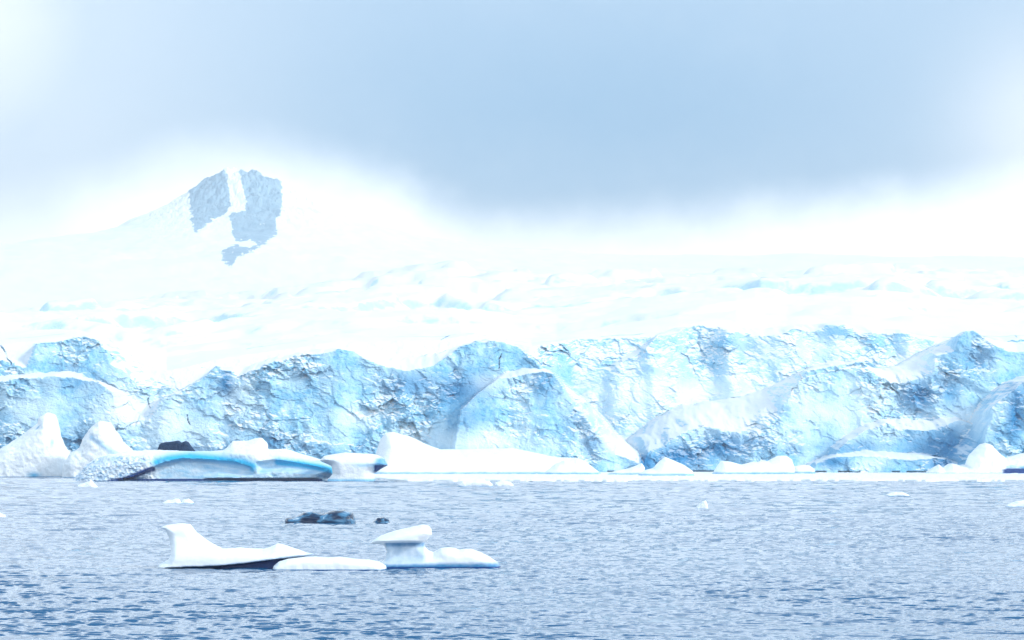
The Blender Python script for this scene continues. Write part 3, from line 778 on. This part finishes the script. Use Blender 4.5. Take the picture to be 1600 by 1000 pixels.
# --- dark clear-ice growlers
def growler_mat():
    m, n, b = mat_new("clear_black_ice")
    t = n.new('ShaderNodeTexCoord').outputs['Object']
    f = n.noise(n.mapv(t, (0.6, 1, 1.4)), 1.0, 3, 0.55, 0.5)
    c = n.mix(n.ss(f, 0.44, 0.62), (0.003, 0.018, 0.06), (0.07, 0.22, 0.38))
    c = n.mix(n.ss(f, 0.62, 0.74), c, (0.62, 0.74, 0.82))
    n.put(b.inputs['Base Color'], c); b.inputs['Roughness'].default_value = 0.18
    bp = n.new('ShaderNodeBump'); bp.inputs['Distance'].default_value = 0.25; n.put(bp.inputs['Height'], f); n.put(b.inputs['Normal'], bp.outputs[0])
    return m
M_GROWL = growler_mat()
G_GROW = "dark growlers of clear ice"
berg("growler", [(444, 840), (446, 812), (449, 809), (459, 808), (467, 805), (475, 800), (489, 799), (497, 801), (506, 803), (516, 799), (527, 797), (538, 797), (551, 802), (555, 812), (557, 840)], 817.5, 1.6, 0.7, 0.07,
     "long lumpy dark growler of glassy ice floating behind the foreground floes", "growler", mat=M_GROWL, group=G_GROW, rough=0.09, rscale=1.9, ridged=0.03, seed=30)
berg("growler", [(580, 840), (583, 815), (590, 809), (600, 808), (608, 812), (612, 840)], 817.5, 0.8, 0.4, 0.05,
     "small domed dark growler to the right of the long lumpy one", "growler", mat=M_GROWL, group=G_GROW, rough=0.1, rscale=0.7, seed=31)

# --- the three foreground pieces
def fgA_carve(G, px, pv, X, Y, Z):
    # undercut: under the slanting lower edge only a recessed core is left
    edge = np.interp(px, [240, 272, 344, 386, 435, 497], [887.0, 885, 882.5, 878.6, 872, 866])
    rec = sstep(pv, edge - 0.5, edge + 1.0)
    core = (Y - (-2.0 + 0.95 * (1 + 0 * px))) / 1.8
    return np.where(rec > 0.0, np.minimum(G, core * rec + G * (1 - rec)), G)
def fgA_ice_shade(u, v, V):
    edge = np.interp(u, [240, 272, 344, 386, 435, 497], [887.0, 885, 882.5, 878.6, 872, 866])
    return 0.8 * sstep(v, edge - 6, edge + 1.5) * sstep(u, 262, 300), sstep(v, edge - 0.5, edge + 1.5) * sstep(u, 250, 290), 0 * u  # navy underside: wet ice together with overhang shade painted into the colour
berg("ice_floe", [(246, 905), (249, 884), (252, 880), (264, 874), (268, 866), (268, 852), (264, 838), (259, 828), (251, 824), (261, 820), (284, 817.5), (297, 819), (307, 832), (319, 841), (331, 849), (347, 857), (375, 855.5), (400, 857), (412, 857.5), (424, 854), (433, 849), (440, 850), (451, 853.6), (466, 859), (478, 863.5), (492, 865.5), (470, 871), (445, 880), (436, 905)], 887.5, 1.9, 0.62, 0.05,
     "white foreground floe with an upright fin at its left end and a dark undercut", "ice floe", mat=M_BERG_NEAR, group="foreground floes", rough=0.05, rscale=1.6, seed=40, carve=fgA_carve, ice=fgA_ice_shade, line=0.05,
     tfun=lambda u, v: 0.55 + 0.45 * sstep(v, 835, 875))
berg("ice_floe", [(420, 905), (428, 884), (436, 877), (450, 873), (472, 870.5), (492, 869.5), (512, 871), (530, 870), (550, 872.5), (575, 874), (592, 877), (603, 884), (608, 905)], 889.3, 1.3, 0.45, 0.045,
     "low flat white floe between the finned floe and the mushroom-shaped floe", "ice floe", mat=M_BERG_NEAR, group="foreground floes", rough=0.07, rscale=0.9, seed=41, line=0.05)
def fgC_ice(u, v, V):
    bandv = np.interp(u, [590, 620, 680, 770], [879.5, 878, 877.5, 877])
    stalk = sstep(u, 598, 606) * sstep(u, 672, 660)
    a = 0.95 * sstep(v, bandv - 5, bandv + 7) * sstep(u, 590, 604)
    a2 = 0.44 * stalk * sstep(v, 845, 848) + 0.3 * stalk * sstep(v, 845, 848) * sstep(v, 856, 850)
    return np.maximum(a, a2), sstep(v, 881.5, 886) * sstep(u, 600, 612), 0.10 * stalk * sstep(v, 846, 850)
berg("ice_floe", [(590, 905), (591, 884), (596, 878), (602, 871.5), (604.5, 861), (601, 853), (592, 850), (577, 849.5), (584, 843), (593, 837.5), (617, 829), (644, 823), (660, 820), (669, 821), (674, 827), (675, 835), (669, 842), (663.5, 847), (664, 854), (669, 860), (677, 862.5), (684, 859), (689, 856), (700, 855), (711, 856.5), (717, 859), (727, 857.5), (736, 857.5), (752, 863), (765, 870), (778, 878.5), (782, 884), (784, 905)], 886.5, 1.7, 0.6, 0.045,
     "white mushroom-shaped floe: a slanting cap on a pale blue stalk with a low tail", "ice floe", mat=M_BERG_NEAR, group="foreground floes", rough=0.04, rscale=1.5, seed=42, ice=fgC_ice, line=0.05,
     tfun=lambda u, v: (0.62 + 0.5 * sstep(v, 849, 843) + 0.3 * sstep(v, 868, 882)) * sstep(u, 700, 668) + 0.85 * sstep(u, 668, 700))

# ------------------------------------------------------------------ haze over the whole bay
def build_haze():
    m = bpy.data.materials.new("haze_air"); m.use_nodes = True
    n = N(m.node_tree); n.t.nodes.clear()
    o = n.new('ShaderNodeOutputMaterial'); v = n.new('ShaderNodeVolumePrincipled')
    v.inputs['Color'].default_value = (0.98, 0.985, 1.0, 1)
    v.inputs['Density'].default_value = 0.00012
    v.inputs['Anisotropy'].default_value = 0.0
    n.t.links.new(v.outputs[0], o.inputs['Volume'])
    x, y0, y1, z0, z1 = 90000, -4000, 27000, -8.0, 720
    V = [(-x, y0, z0), (x, y0, z0), (x, y1, z0), (-x, y1, z0), (-x, y0, z1), (x, y0, z1), (x, y1, z1), (-x, y1, z1)]
    Q = [(0, 3, 2, 1), (4, 5, 6, 7), (0, 1, 5, 4), (1, 2, 6, 5), (2, 3, 7, 6), (3, 0, 4, 7)]
    me = make_mesh("haze", np.array(V), np.array(Q), False)
    link("haze", me, m, kind='stuff')
build_haze()
